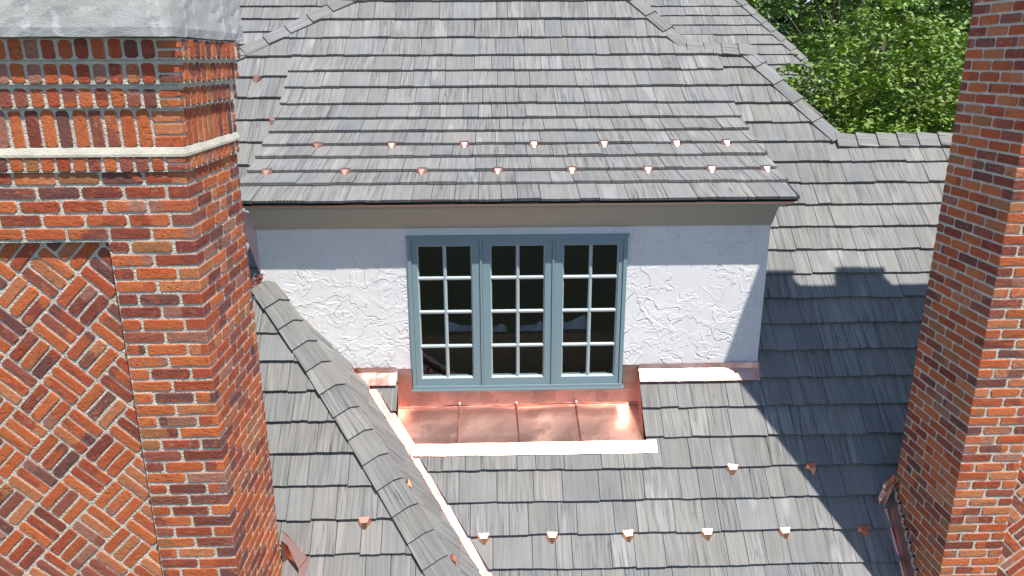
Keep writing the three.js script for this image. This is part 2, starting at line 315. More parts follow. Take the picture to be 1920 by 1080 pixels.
// ------------------------------------------------------------------ main roof
const MB = 46, bY = z => -8.715 - 1.0355 * z, bZ = y => (-8.715 - y) / 1.0355;
const mainRoof = thing('main_roof', 'steep grey shake roof behind the dormer and below its window', 'roof', [1, -4.4, -4.2]);
{
  const V = upSlope(MB), ps = new Pieces(), dk = new G();
  // right of the dormer and below it
  const e = 0.2506, val = y => -1.152 + (y + 2.562) * (1.04 / -1.169);
  for (let k = -3; k < 21; k++) {
    const y0 = -3.703 + k * e * Math.sin(MB * D2R), y1 = y0 + e * Math.sin(MB * D2R);
    if (y0 > 0.0) break;
    const F = frame(V3(0, y0, bZ(y0)), X, V), sp = [];
    const right = y => y < -0.825 ? 6.3 : 3.50 - (y + 0.795) * (0.731 / 0.845);
    if (y1 < -2.50) {
      // below the dormer: from the valley to the far right, less the sill pan
      const l0 = val(y0) + 0.085, l1 = val(y1) + 0.085;
      if (y0 > -3.02) { if (l0 < -0.815) sp.push([l0, l1, -0.812, -0.812]); sp.push([1.235, 1.235, 6.3, 6.3]); }
      else if (y1 > -3.03) {        // the course that ends under the pan's flange
        const ec = (-3.045 - y0) / Math.sin(MB * D2R), lc = val(-3.045) + 0.085;
        course(ps, dk, F, ec, [[l0, lc, 1.24, 1.24]]); sp.push([1.242, 1.242, 6.3, 6.3]);
      }
      else sp.push([l0, l1, 6.3, 6.3]);
    } else if (y0 < -2.56) {
      sp.push([Math.max(val(y0) + 0.075, -1.15), -1.15 + 0.05, -0.812, -0.812], [1.235, 1.235, 6.3, 6.3]);
    } else sp.push([2.272, 2.272, right(y0), right(Math.min(y1, 0.04))]);
    course(ps, dk, F, e, sp);
  }
  // above the dormer, between the two hips
  const lh = y => -2.717 + (y - 0.042) * (1.064 / 0.566), rh = y => 2.144 - (y - 0.119) * (0.483 / 0.512), e2 = 0.279;
  for (let k = 0; k < 7; k++) {
    const y0 = 0.213 + k * e2 * Math.sin(MB * D2R), y1 = y0 + e2 * Math.sin(MB * D2R);
    course(ps, dk, frame(V3(0, y0, bZ(y0)), X, V), e2, [[lh(y0), lh(y1), rh(y0), rh(y1)]]);
  }
  // left of the dormer
  const e3 = 0.2832;
  for (let k = -5; k < 6; k++) {
    const y0 = -0.994 + k * e3 * Math.sin(MB * D2R), y1 = y0 + e3 * Math.sin(MB * D2R), L = y => y < -0.1 ? -5.2 : -3.02 + (y + 0.1) * (1.85);
    course(ps, dk, frame(V3(0, y0, bZ(y0)), X, V), e3, [[L(y0), L(y1), y1 > 0.15 ? -2.05 : -1.96, y1 > 0.15 ? -2.05 : -1.96]]);
  }
  ps.finish(mainRoof, 'shingle', M.shake);
  part(mainRoof, 'underlayment', dk.build(), M.deck);
  const dF = downSlope(MB);
  caps(mainRoof, [[-4.4, -0.80, -7.64], [-2.717, 0.052, -8.466], [-1.653, 0.618, -9.013], [-0.70, 1.125, -9.50]], dF, [-1, -0.9, -0.6], 0.115, 0.27);
  caps(mainRoof, [[2.144, 0.125, -8.537], [1.661, 0.637, -9.03], [1.0, 1.335, -9.70]], dF, [1, -0.9, -0.6], 0.115, 0.285);
  caps(mainRoof, [[3.53, -0.785, -7.655], [2.76, 0.11, -8.52]], dF, [1, -0.9, -0.6], 0.12, 0.30);
  caps(mainRoof, [[2.12, 0.10, -8.50], [2.86, 0.085, -8.49]], dF, [0, -0.7, -0.7], 0.105, 0.185, 0.03);
  caps(mainRoof, [[3.47, -0.80, -7.655], [6.2, -0.80, -7.655]], dF, [0, -0.7, -0.7], 0.11, 0.205, 0.035);
  // the slopes that fall away behind the ridges and hips
  const bk = new G(), p = (x, y, z) => V3(x, y, z);
  bk.quad(p(3.5, -0.83, -7.67), p(6.3, -0.83, -7.67), p(6.3, -3.6, -10.6), p(3.5, -3.6, -10.6));
  const fall = (a, b, d) => { const q = V3(...d), A = p(...a), B = p(...b); bk.quad(A, B, B.clone().add(q), A.clone().add(q)); };
  fall([2.8, 0.03, -8.50], [3.5, -0.83, -7.67], [2.2, -3.2, -1.5]);
  fall([2.144, 0.05, -8.55], [2.8, 0.03, -8.50], [1.2, -3.4, -2.6]);
  fall([1.0, 1.28, -9.72], [2.144, 0.07, -8.56], [2.2, -3.2, -1.5]);
  fall([-0.7, 1.06, -9.53], [1.0, 1.28, -9.72], [0, -3.2, -2.6]);
  fall([-4.6, -0.95, -7.6], [-0.7, 1.06, -9.55], [-2.2, -3.2, -1.5]);
  part(mainRoof, 'rear_slope', bk.build(), M.deck);
}

// ------------------------------------------------------------------ roofs farther back
function farRoof(label, y0, z0, n, e, left, right, capPts, base) {
  const t = thing('rear_roof', label, 'roof', base), ps = new Pieces(), dk = new G(), V = upSlope(MB);
  for (let k = 0; k < n; k++) {
    const s = k * e, y = y0 + s * Math.sin(MB * D2R), y1 = y + e * Math.sin(MB * D2R), z = z0 - s * Math.cos(MB * D2R);
    course(ps, dk, frame(V3(0, y, z), X, V), e, [[left(y), left(y1), right(y), right(y1)]], { scale: 1.0 });
  }
  ps.finish(t, 'shingle', M.shake); part(t, 'underlayment', dk.build(), M.deck);
  if (capPts) caps(t, capPts, downSlope(MB), [1, -0.9, -0.6], 0.13, 0.28);
  return t;
}
farRoof('distant grey shake roof slope behind the main hip, next to the leafy trees', -1.2415, -13.743, 17, 0.2575, () => 1.5, y => 6.178 - (y + 0.208) * (1.132 / 1.325), [[7.05, -1.228, -13.76], [6.178, -0.205, -14.74], [5.046, 1.12, -16.02], [4.4, 1.88, -16.75]], [4, -1.3, -13.7]);
farRoof('distant grey shake roof slope beyond the hip next to the chimney cap', -0.73, -10.63, 12, 0.2575, () => -7.0, () => -0.4, null, [-3.5, -0.8, -10.6]);

// ------------------------------------------------------------------ wing roof with its hip, lower left
const CP = 50, cZ = y => (-8.591 - y) / 1.1918;
const hipAt = y => { const P = [[-1.792, -1.727, -5.76], [-1.348, -2.195, -5.367], [-0.813, -2.819, -4.844], [-0.353, -3.382, -4.371], [0.14, -3.98, -3.87]]; let i = 0; while (i < P.length - 2 && y < P[i + 1][1]) i++; const t = (y - P[i][1]) / (P[i + 1][1] - P[i][1]); return V3(...P[i]).lerp(V3(...P[i + 1]), t); };
const valAt = y => { const P = [[-1.86, -1.78, -5.945], [-1.152, -2.562, -5.942], [-0.546, -3.223, -5.304], [-0.112, -3.731, -4.813], [0.35, -4.26, -4.302]]; let i = 0; while (i < P.length - 2 && y < P[i + 1][1]) i++; const t = (y - P[i][1]) / (P[i + 1][1] - P[i][1]); return V3(...P[i]).lerp(V3(...P[i + 1]), t); };
const wingRoof = thing('wing_roof', 'small hipped shake roof between the near brick chimney and the copper valley', 'roof', [-1, -4, -4.2]);
{
  const ps = new Pieces(), dk = new G(), V = upSlope(CP), e = 0.2319, si = Math.sin(CP * D2R);
  for (let k = -4; k < 8; k++) {
    const y0 = -3.264 + k * e * si, y1 = y0 + e * si, r0 = hipAt(y0).x, r1 = hipAt(y1).x;
    course(ps, dk, frame(V3(0, y0, cZ(y0)), X, V), e, [[-4.0, -4.0, r0, r1]], { scale: 0.95 });
  }
  // slope that faces right, from the hip down to the wall and the valley
  for (let k = 0; k < 13; k++) {
    const y1 = -1.80 - k * 0.17, y0 = y1 - 0.17, h0 = hipAt(y0), v0 = valAt(y0), h1 = hipAt(y1), v1 = valAt(y1);
    const U = v0.clone().sub(h0), len0 = U.length(); U.normalize();
    const up = h1.clone().sub(h0); up.addScaledVector(U, -up.dot(U)); const ee = up.length(); up.normalize();
    const F = frame(h0, U, up), lt = h1.clone().sub(h0).dot(U), rt = v1.clone().sub(h0).dot(U);
    if (F.N.y < 0) continue;
    course(ps, dk, F, ee, [[0.0, lt, len0 - (k > 4 ? 0.085 : 0.0), rt - (k > 3 ? 0.085 : 0.0)]], { scale: 1.3 });
  }
  ps.finish(wingRoof, 'shingle', M.shake); part(wingRoof, 'underlayment', dk.build(), M.deck);
  const hp = []; for (const y of [-3.86, -3.382, -2.819, -2.195, -1.70]) { const p = hipAt(y); hp.push([p.x, p.y, p.z]); }
  caps(wingRoof, hp, downSlope(CP), [1, -1.0, -0.2], 0.106, 0.205, 0.036, 0.095);
}

// ------------------------------------------------------------------ dormer
const dormer = thing('shed_dormer', 'white stucco dormer with flared shake roof and blue-grey triple window', 'dormer', [0.2, -2.6, -6]);
const prof = [[0.213, -8.622], [0.025, -8.401], [-0.129, -8.156], [-0.286, -7.912], [-0.435, -7.663], [-0.559, -7.401], [-0.657, -7.128], [-0.747, -6.852], [-0.825, -6.573], [-0.905, -6.294], [-0.97, -6.011], [-1.061, -5.736]];
const rakeL = z => -2.107 + (z + 8.622) * (0.11 / 2.89), rakeR = z => 2.44 - (z + 8.4) * (0.058 / 2.66);
{
  const ps = new Pieces(), dk = new G();
  for (let i = prof.length - 1; i > 0; i--) {
    const [y0, z0] = prof[i], [y1, z1] = prof[i - 1], V = V3(0, y1 - y0, z1 - z0), e = V.length(); V.normalize();
    // a slightly flatter seat keeps each butt above the course below
    course(ps, dk, frame(V3(0, y0 + 0.004, z0), X, V), e, [[rakeL(z0), rakeL(z1), rakeR(z0), rakeR(z1)]]);
  }
  const roof = new THREE.Group(); roof.name = 'roof'; dormer.add(roof);
  ps.finish(roof, 'shingle', M.shake, dormer);
  part(roof, 'underlayment', dk.build(), M.deck, undefined, dormer);
  // boarded cheeks close the sides under the rakes
  for (const x of [-1.89, 2.225]) {
    const s = new THREE.Shape(); s.moveTo(5.97, -2.535); s.lineTo(5.97, -1.10); for (let i = prof.length - 2; i >= 0; i--) s.lineTo(-prof[i][1], prof[i][0] - 0.03); s.lineTo(5.97, bY(-5.97));
    const g = new THREE.ExtrudeGeometry(s, { depth: 0.04, bevelEnabled: false }); g.rotateY(Math.PI / 2); g.translate(x, 0, 0);
    part(dormer, 'cheek_wall', g, M.stucco);
  }
  // front wall with the window opening
  const s = new THREE.Shape(); s.moveTo(-1.89, -1.24); s.lineTo(-1.893, -1.80); s.lineTo(-1.18, -2.515); s.lineTo(-0.66, -2.52); s.lineTo(-0.66, -1.39); s.lineTo(1.07, -1.39); s.lineTo(1.07, -2.51); s.lineTo(2.264, -2.53); s.lineTo(2.264, -1.24);
  const g = new THREE.ExtrudeGeometry(s, { depth: 0.10, bevelEnabled: true, bevelThickness: 0.008, bevelSize: 0.006, bevelOffset: -0.006, bevelSegments: 2, curveSegments: 2 }); g.translate(0, 0, -6.058);
  part(dormer, 'wall', g, M.stucco);
  // canted fascia and the cove strip over it
  const f = new G(), fb = (xa, xb, pts) => { for (let i = 0; i < pts.length; i++) { const [ya, za] = pts[i], [yb, zb] = pts[(i + 1) % pts.length]; f.quad(V3(xa, ya, za), V3(xa, yb, zb), V3(xb, yb, zb), V3(xb, ya, za), [xa, ya * 3], [xa, yb * 3], [xb, yb * 3], [xb, ya * 3]); } for (const x of [xa, xb]) for (let i = 1; i < pts.length - 1; i++) f.tri(V3(x, ...pts[0]), V3(x, ...pts[i]), V3(x, ...pts[i + 1])); };
  fb(-1.888, 2.262, [[-1.294, -5.936], [-1.10, -5.80], [-1.08, -5.83], [-1.08, -5.95], [-1.294, -5.952]]);
  part(dormer, 'fascia', f.build(), M.fascia);
  part(dormer, 'eave_strip', merge([box(-1.90, 2.30, -1.108, -1.074, -5.822, -5.776)]), M.fascia);
  // soffit board under the shakes' overhang
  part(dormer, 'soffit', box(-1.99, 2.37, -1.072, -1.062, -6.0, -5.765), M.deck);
  part(dormer, 'drip_edge', box(-1.99, 2.36, -1.088, -1.0735, -5.772, -5.766), M.copperStud);
  // pale sealant line above the window
  part(dormer, 'head_flashing', box(-0.70, 1.108, -1.366, -1.356, -5.95, -5.915), M.paint);
}
// window
{
  const win = new THREE.Group(); win.name = 'window'; dormer.add(win);
  const P = (n, g, m) => part(win, n, g, m, undefined, dormer);
  const T = -1.368, B = -2.697, L = -0.691, R = 1.098, zf = -5.925, zb = -6.04;
  P('frame', merge([box(L, R, T - 0.028, T, zb, zf), box(L, R, B, B + 0.028, zb, zf + 0.006), box(L, L + 0.03, B + 0.028, T - 0.028, zb, zf), box(R - 0.03, R, B + 0.028, T - 0.028, zb, zf), box(-0.106, -0.088, B + 0.028, T - 0.028, zb, zf), box(0.486, 0.504, B + 0.028, T - 0.028, zb, zf)]), M.paint);
  P('frame_lip', merge([box(L - 0.012, R + 0.012, B - 0.014, B - 0.001, zb, zf + 0.016)]), M.paint);
  const bar = (a, b, horizontal, at, z) => {           // glazing bar with bevelled sides
    const g = new G(), w = 0.0148, d = 0.018, q = (u, v, n) => horizontal ? V3(u, at + v, z + n) : V3(at + v, u, z + n), s = [[-w, 0], [-w, d * 0.45], [-w * 0.35, d], [w * 0.35, d], [w, d * 0.45], [w, 0]];
    for (let i = 0; i + 1 < s.length; i++) { const p = [q(a, ...s[i]), q(b, ...s[i]), q(b, ...s[i + 1]), q(a, ...s[i + 1])]; horizontal ? g.quad(...p) : g.quad(p[3], p[2], p[1], p[0]); }
    return g.build();
  };
  for (const [x0, x1, g0, g1] of [[-0.659, -0.108, -0.617, -0.170], [-0.086, 0.484, -0.022, 0.428], [0.506, 1.066, 0.573, 1.032]]) {
    const sash = P('sash', merge([box(x0, x1, T - 0.075, T - 0.031, -6.03, -5.937), box(x0, x1, B + 0.031, B + 0.092, -6.03, -5.937), box(x0, g0, B + 0.092, T - 0.075, -6.03, -5.937), box(g1, x1, B + 0.092, T - 0.075, -6.03, -5.937)]), M.paint);
    const t = T - 0.075, b = B + 0.092, zg = -5.968, gm = (g0 + g1) / 2, rows = [t, -1.722, -2.014, -2.318, b];
    // sloped glazing bead round the lights
    const bead = new G(), o = 0.012; const c = (x, y, z) => V3(x, y, z);
    bead.quad(c(g0, b, -5.945), c(g1, b, -5.945), c(g1 - o, b + o, zg), c(g0 + o, b + o, zg)).quad(c(g0, t, -5.945), c(g0 + o, t - o, zg), c(g1 - o, t - o, zg), c(g1, t, -5.945)).quad(c(g0, b, -5.945), c(g0 + o, b + o, zg), c(g0 + o, t - o, zg), c(g0, t, -5.945)).quad(c(g1, b, -5.945), c(g1, t, -5.945), c(g1 - o, t - o, zg), c(g1 - o, b + o, zg));
    part(sash, 'glazing_bead', bead.build(), M.paintPale, undefined, dormer);
    part(sash, 'glazing_bar', bar(b, t, false, gm, zg), M.paintPale, undefined, dormer);
    for (const y of rows.slice(1, 4)) for (const [a, e] of [[g0, gm - 0.009], [gm + 0.009, g1]]) part(sash, 'glazing_bar', bar(a, e, true, y, zg), M.paintPale, undefined, dormer);
    for (let i = 0; i < 4; i++) for (const [a, e] of [[g0, gm], [gm, g1]]) part(sash, 'pane', box(a, e, rows[i + 1], rows[i], zg - 0.003, zg - 0.002), M.glass, undefined, dormer);
  }
}
// the dark room behind the window
{
  const r = thing('attic_room', 'dark attic room seen through the dormer window', 'room', [0.2, -3.4, -7], undefined, 'structure');
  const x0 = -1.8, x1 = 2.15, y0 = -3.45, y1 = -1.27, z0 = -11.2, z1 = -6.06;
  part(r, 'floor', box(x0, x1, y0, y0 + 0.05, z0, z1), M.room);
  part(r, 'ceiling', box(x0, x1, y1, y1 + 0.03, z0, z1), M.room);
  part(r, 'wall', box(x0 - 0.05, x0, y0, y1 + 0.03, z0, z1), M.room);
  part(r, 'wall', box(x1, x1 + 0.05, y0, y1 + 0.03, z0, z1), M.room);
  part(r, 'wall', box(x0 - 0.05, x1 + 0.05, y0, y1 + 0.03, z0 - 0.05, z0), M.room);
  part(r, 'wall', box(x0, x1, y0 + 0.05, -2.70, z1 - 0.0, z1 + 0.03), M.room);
  const b = thing('window_bench', 'brown wooden bench inside the room behind the window', 'bench', [0.2, -3.4, -6.8]);
  for (const [a, c] of [[-0.9, 0.185], [0.205, 1.42]]) part(b, 'front_panel', box(a, c, -3.4, -2.462, -6.60, -6.575), M.wood);
  part(b, 'top', box(-0.95, 1.47, -2.46, -2.436, -7.1, -6.545), M.wood);
  const pile = (name, label, x0, x1, z, hs) => {
    const g = new G(), n = hs.length - 1, P = (i, k) => V3(x0 + (x1 - x0) * i / n + rr(-0.008, 0.008), -2.433 + (k === 1 ? hs[i] : 0.004), z - 0.16 * (k / 2) + rr(-0.01, 0.01));
    const r = [0, 1, 2].map(k => hs.map((_, i) => P(i, k)));
    for (let k = 0; k < 2; k++) for (let i = 0; i < n; i++) g.quad(r[k][i], r[k][i + 1], r[k + 1][i + 1], r[k + 1][i]);
    const t = thing(name, label, 'cloth', [(x0 + x1) / 2, -2.435, z - 0.08]); part(t, 'fold', g.build(), M.cloth);
  };
  pile('dust_sheet', 'crumpled pale blue cloth on the bench, lying behind the panes of the leftmost sash', -0.44, -0.105, -6.62, [0.08, 0.06, 0.035, 0.03, 0.03, 0.02]);
  pile('dust_sheet', 'crumpled pale cloth on the bench behind the middle sash, first of its two cloths', -0.042, 0.127, -6.60, [0.02, 0.035, 0.03, 0.05, 0.055, 0.01]);
  pile('dust_sheet', 'crumpled pale cloth reaching from the middle sash behind the mullion beside it', 0.21, 0.55, -6.61, [0.01, 0.03, 0.035, 0.04, 0.075, 0.03, 0.04]);
  pile('dust_sheet', 'wing-shaped pale blue cloth on the bench behind the rightmost sash', 0.59, 0.91, -6.64, [0.03, 0.045, 0.05, 0.07, 0.10, 0.12, 0.03]);
}

// ------------------------------------------------------------------ copper flashings
function sheet(rows, thick = 0.0015, uvs = 1) {        // a bent sheet through rows of points
  const g = new G();
  for (let j = 0; j + 1 < rows.length; j++) for (let i = 0; i + 1 < rows[j].length; i++) {
    const q = [rows[j][i], rows[j][i + 1], rows[j + 1][i + 1], rows[j + 1][i]].map(p => p.isVector3 ? p : V3(...p)), uv = p => [(p.x + p.z * 0.3) * uvs, (p.y - p.z * 0.6) * uvs];
    g.quad(...q, ...q.map(uv));
  }
  return g.build();
}
const tube = (pts, r, seg = 24) => new THREE.TubeGeometry(new THREE.CatmullRomCurve3(pts.map(p => V3(...p))), seg, r, 6).toNonIndexed();
const crumple = (p, a) => [p[0] + rr(-a, a), p[1] + rr(-a, a), p[2] + rr(-a, a)];
{
  const t = thing('copper_sill_pan', 'shiny copper pan with standing seams under the triple window', 'flashing', [0.2, -3.05, -5.5]);
  const xs = [-0.815, -0.301, 0.189, 0.707, 1.240], xf = [-0.79, -0.303, 0.205, 0.707, 1.222];
  for (const [xa, xb, yt] of [[-0.815, -0.700, -2.505], [-0.700, 1.108, -2.69], [1.108, 1.240, -2.505]]) {
    const back = [], nx = Math.max(2, Math.round((xb - xa) / 0.07)); for (let j = 0; j <= 5; j++) { const row = []; for (let i = 0; i <= nx; i++) { const x = xa + (xb - xa) * i / nx, y = -2.885 + (yt + 2.885) * j / 5; row.push([x, y, -5.957 + 0.005 * Math.sin(x * 9 + y * 7) * Math.sin(y * 13 + x * 2.3)]); } back.push(row); }
    part(t, 'upstand', sheet(back), M.copper);
  }
  for (let k = 0; k < 4; k++) {
    const rows = []; for (let j = 0; j <= 5; j++) { const row = []; for (let i = 0; i <= 8; i++) { const u = i / 8, v = j / 5, xa = xs[k] + (xf[k] - xs[k]) * v, xb = xs[k + 1] + (xf[k + 1] - xs[k + 1]) * v; row.push([xa + (xb - xa) * u, -2.878 - 0.125 * v + 0.004 * Math.sin(u * 3.14) * Math.sin(v * 5 + k) * (v < 1 ? 1 : 0), -5.95 + 0.44 * v]); } rows.unshift(row); }
    part(t, 'pan', sheet(rows), M.copper);
  }
  for (let k = 1; k < 4; k++) { const g = new G(), a = V3(xs[k], -2.872, -5.945), b = V3(xf[k], -3.000, -5.512), h = V3(0, 0.022, 0.006), w = V3(0.004, 0, 0); g.quad(a.clone().sub(w), b.clone().sub(w), b.clone().sub(w).add(h), a.clone().sub(w).add(h)).quad(b.clone().add(w), a.clone().add(w), a.clone().add(w).add(h), b.clone().add(w).add(h)).quad(a.clone().sub(w).add(h), b.clone().sub(w).add(h), b.clone().add(w).add(h), a.clone().add(w).add(h)).quad(b.clone().sub(w), b.clone().add(w), b.clone().add(w).add(h), b.clone().sub(w).add(h));
    const s = part(t, 'standing_seam', g.build(), M.copper); const bl = new THREE.IcosahedronGeometry(0.014, 1).toNonIndexed(); bl.scale(1, 1.4, 0.8); bl.translate(xs[k], -2.846, -5.942); part(s, 'sealant_dab', bl, M.caulk, undefined, t); }
  part(t, 'hem', tube([[xf[0], -3.004, -5.512], [0.2, -3.003, -5.512], [xf[4], -3.000, -5.512]], 0.006), M.copper);
  part(t, 'hem', tube([[xs[0], -2.876, -5.945], [0.2, -2.872, -5.945], [xs[4], -2.868, -5.945]], 0.005), M.copper);
  const fl = []; for (let j = 0; j < 3; j++) { const row = []; for (let i = 0; i <= 30; i++) { const v = j / 2, y = -3.004 - 0.072 * v, x = -0.745 + (1.318 + 0.745) * i / 30 + (i === 0 ? 0.06 * v : 0); row.push([x, y + 0.018 + 0.002 * Math.sin(i * 0.9), bZ(y) + 0.016]); } fl.unshift(row); }
  part(t, 'front_flange', sheet(fl), M.copper);
  // the cheeks where the roof stands higher than the pan
  for (const [x, xx, s] of [[-0.815, -0.79, 1], [1.238, 1.222, -1]]) { const g = new G(), a = V3(x, -2.50, -5.955), b = V3(x, -2.88, -5.955), c = V3(xx, -3.0, -5.515), d = V3(xx, bY(-5.56) + 0.02, -5.56), e = V3(x, bY(-5.93) + 0.03, -5.93); g.tri(a, b, c, [0, 0], [0, 0.4], [0.4, 0.5]).tri(a, c, d, [0, 0], [0.4, 0.5], [0.4, 0.4]).tri(a, d, e, [0, 0], [0.4, 0.4], [0.05, 0.05]); part(t, 'cheek', g.build(), M.copper); }
}
{
  const apron = (label, x0, x1) => {
    const t = thing('apron_flashing', label, 'flashing', [(x0 + x1) / 2, -2.62, -5.9]), n = Math.round((x1 - x0) / 0.06), rows = [];
    for (const [y, z] of [[-2.50, -5.942], [-2.548, -5.936], [-2.575, -5.905], [-2.628, -5.862]]) { const row = []; for (let i = 0; i <= n; i++) row.push([x0 + (x1 - x0) * i / n, y + 0.014 + rr(-0.002, 0.002), z + 0.022 + 0.003 * Math.sin(i * 1.7)]); rows.unshift(row); }
    part(t, 'strip', sheet(rows), M.copper); part(t, 'hem', tube([[x0, -2.616, -5.838], [(x0 + x1) / 2, -2.616, -5.838], [x1, -2.616, -5.838]], 0.004), M.copper);
  };
  apron('short copper strip along the wall foot between valley and sill pan', -1.17, -0.825);
  apron('long copper strip along the wall foot between sill pan and dormer corner', 1.235, 2.262);
}
{
  const t = thing('copper_valley', 'bright copper valley running down beside the wing roof', 'flashing', [-0.5, -4, -5]);
  const rows = []; const off = [-0.13, -0.035, 0, 0.02, 0.06, 0.10];
  for (let k = 0; k <= 26; k++) {
    const y = -2.56 - 1.45 * k / 26, v = valAt(y), row = [];
    off.forEach((o, i) => { const w = 0.0015 * Math.sin(k * 0.7 + i); row.push(o < 0 ? [v.x + o * 0.72, v.y - o * 0.70 + 0.015 + w, v.z - 0.02] : [v.x + o, v.y + (i === 2 ? 0.03 : 0.004) + w, v.z + 0.004]); });
    rows.unshift(row);
  }
  part(t, 'sheet', sheet(rows), M.copper);
}
{
  // pink copper corner piece and crumpled end at the dormer's left edge
  const t = thing('corner_flashing', 'matt pink copper corner piece beside the fascia and near chimney', 'flashing', [-1.93, -1.75, -6]);
  const g = new THREE.ExtrudeGeometry(new THREE.Shape([[-2.02, -1.135], [-1.925, -1.17], [-1.905, -1.30], [-1.865, -1.305], [-1.875, -1.66], [-1.905, -1.64], [-1.96, -1.42], [-2.02, -1.28]].map(p => new THREE.Vector2(...p))), { depth: 0.01, bevelEnabled: false }); g.translate(0, 0, -5.972);
  part(t, 'plate', g, M.copperDull);
  const rows = []; for (let j = 0; j < 5; j++) rows.push([0, 1, 2, 3].map(i => crumple([-1.955 + i * 0.028 + j * 0.006, -1.79 + j * 0.036, -5.90 + 0.02 * Math.sin(i * 2 + j)], 0.008)));
  part(t, 'crumpled_end', sheet(rows, 0, 3), M.copper);
}

// ------------------------------------------------------------------ snow guards
function guardMeshes() {
  const nose = new G(), T = [0.032, 0.046], L = V3(-0.024, T[1], T[0]), R = V3(0.024, T[1], T[0]), P = V3(0, 0.004, 0.094), SL = V3(-0.050, 0.012, 0.024), SR = V3(0.050, 0.012, 0.024), BL = V3(-0.040, 0.0435, -0.008), BR = V3(0.040, 0.0435, -0.008);
  nose.tri(L, P, R).tri(L, SL, P).tri(R, P, SR).tri(L, BL, SL).tri(R, SR, BR).tri(SL, SR, P).tri(BL, SL, V3(-0.040, 0.004, -0.008)).tri(BR, V3(0.040, 0.004, -0.008), SR).quad(BL, BR, V3(0.040, 0.004, -0.008), V3(-0.040, 0.004, -0.008));
  const plate = new G(), e = 0.003, up = V3(0, e, -e * 0.6);
  plate.quad(BL.clone().add(up), L.clone().add(up), R.clone().add(up), BR.clone().add(up)).quad(L, R, R.clone().add(up), L.clone().add(up)).quad(BL, L, L.clone().add(up), BL.clone().add(up)).quad(R, BR, BR.clone().add(up), R.clone().add(up));
  const strap = new THREE.BoxGeometry(0.05, 0.002, 0.12).toNonIndexed(); strap.translate(0, 0.004, -0.06);
  return [nose.build(), plate.build(), strap];
}
const [gNose, gPlate, gStrap] = guardMeshes();
function guard(label, group, x, y, z, deg, turn) {
  const t = thing('snow_guard', label, 'snow guard', [x, y, z], group);
  const N = turn ? turn.N : V3(0, Math.cos(deg * D2R), Math.sin(deg * D2R)), D = turn ? turn.D : V3(...downSlope(deg)), U = new THREE.Vector3().crossVectors(N, D);
  t.quaternion.setFromRotationMatrix(new THREE.Matrix4().makeBasis(U, N, D));
  t.rotateY(rr(-0.09, 0.09)); t.rotateX(rr(-0.05, 0.05)); t.translateY(-0.003);
  for (const [n, g] of [['nose', gNose], ['plate', gPlate], ['strap', gStrap]]) { const m = shade(new THREE.Mesh(g, M.copperStud)); m.name = n; t.add(m); }
}
{
  const ord = ['first', 'second', 'third', 'fourth', 'fifth', 'sixth', 'seventh', 'eighth'];
  [-1.547, -0.889, -0.243, 0.378, 1.011, 1.661, 2.115].forEach((x, i) => guard(`${ord[i]} copper snow guard from the left in the upper row on the dormer roof`, 'upper row of snow guards on the dormer roof', x, -0.747 + 0.004, -6.852, 15.8));
  [-1.854, -1.21, -0.576, 0.053, 0.667, 1.302, 1.836, 2.294].forEach((x, i) => guard(`${ord[i]} copper snow guard from the left in the row nearest the dormer eave`, 'lower row of snow guards on the dormer roof', x, -0.905 + 0.004, -6.294, 13.5));
  [-0.094, 0.433, 1.02, 1.635, 2.241, 2.863].forEach((x, i) => guard(`${ord[i]} copper snow guard from the valley in the low row on the main slope`, 'row of snow guards low on the main slope', x, -3.52, bZ(-3.52), MB));
  guard('copper snow guard right of the sill pan, sunlit just outside the chimney shadow', 'pair of snow guards beside the sill pan', 1.911, -3.163, bZ(-3.163), MB);
  guard('copper snow guard in the chimney shadow, above the low row', 'pair of snow guards beside the sill pan', 2.554, -3.163, bZ(-3.163), MB);
  guard('copper snow guard high on the slope left of the dormer roof', 'snow guards left of the dormer', -2.435, -0.184, bZ(-0.184), MB);
  guard('copper snow guard half hidden by the left rake of the dormer roof', 'snow guards left of the dormer', -2.196, -0.59, bZ(-0.59), MB);
  guard('copper snow guard on the wing roof beside the near chimney', 'snow guards on the wing roof', -0.918, -3.087, cZ(-3.087), CP);
  for (const [y, k, label] of [[-3.02, 0.52, 'copper snow guard beside the valley, upper one of the wing hip'], [-3.42, 0.55, 'copper snow guard beside the valley, at the foot of the wing hip']]) {
    const h = hipAt(y), v = valAt(y), p = h.clone().lerp(v, k * 0.55), U = v.clone().sub(h).normalize(), up = hipAt(y + 0.1).sub(h); up.addScaledVector(U, -up.dot(U)).normalize();
    const N = new THREE.Vector3().crossVectors(U, up).normalize(); guard(label, 'snow guards beside the valley', p.x, p.y + 0.01, p.z, 45, { N, D: up.clone().negate() });
  }
}

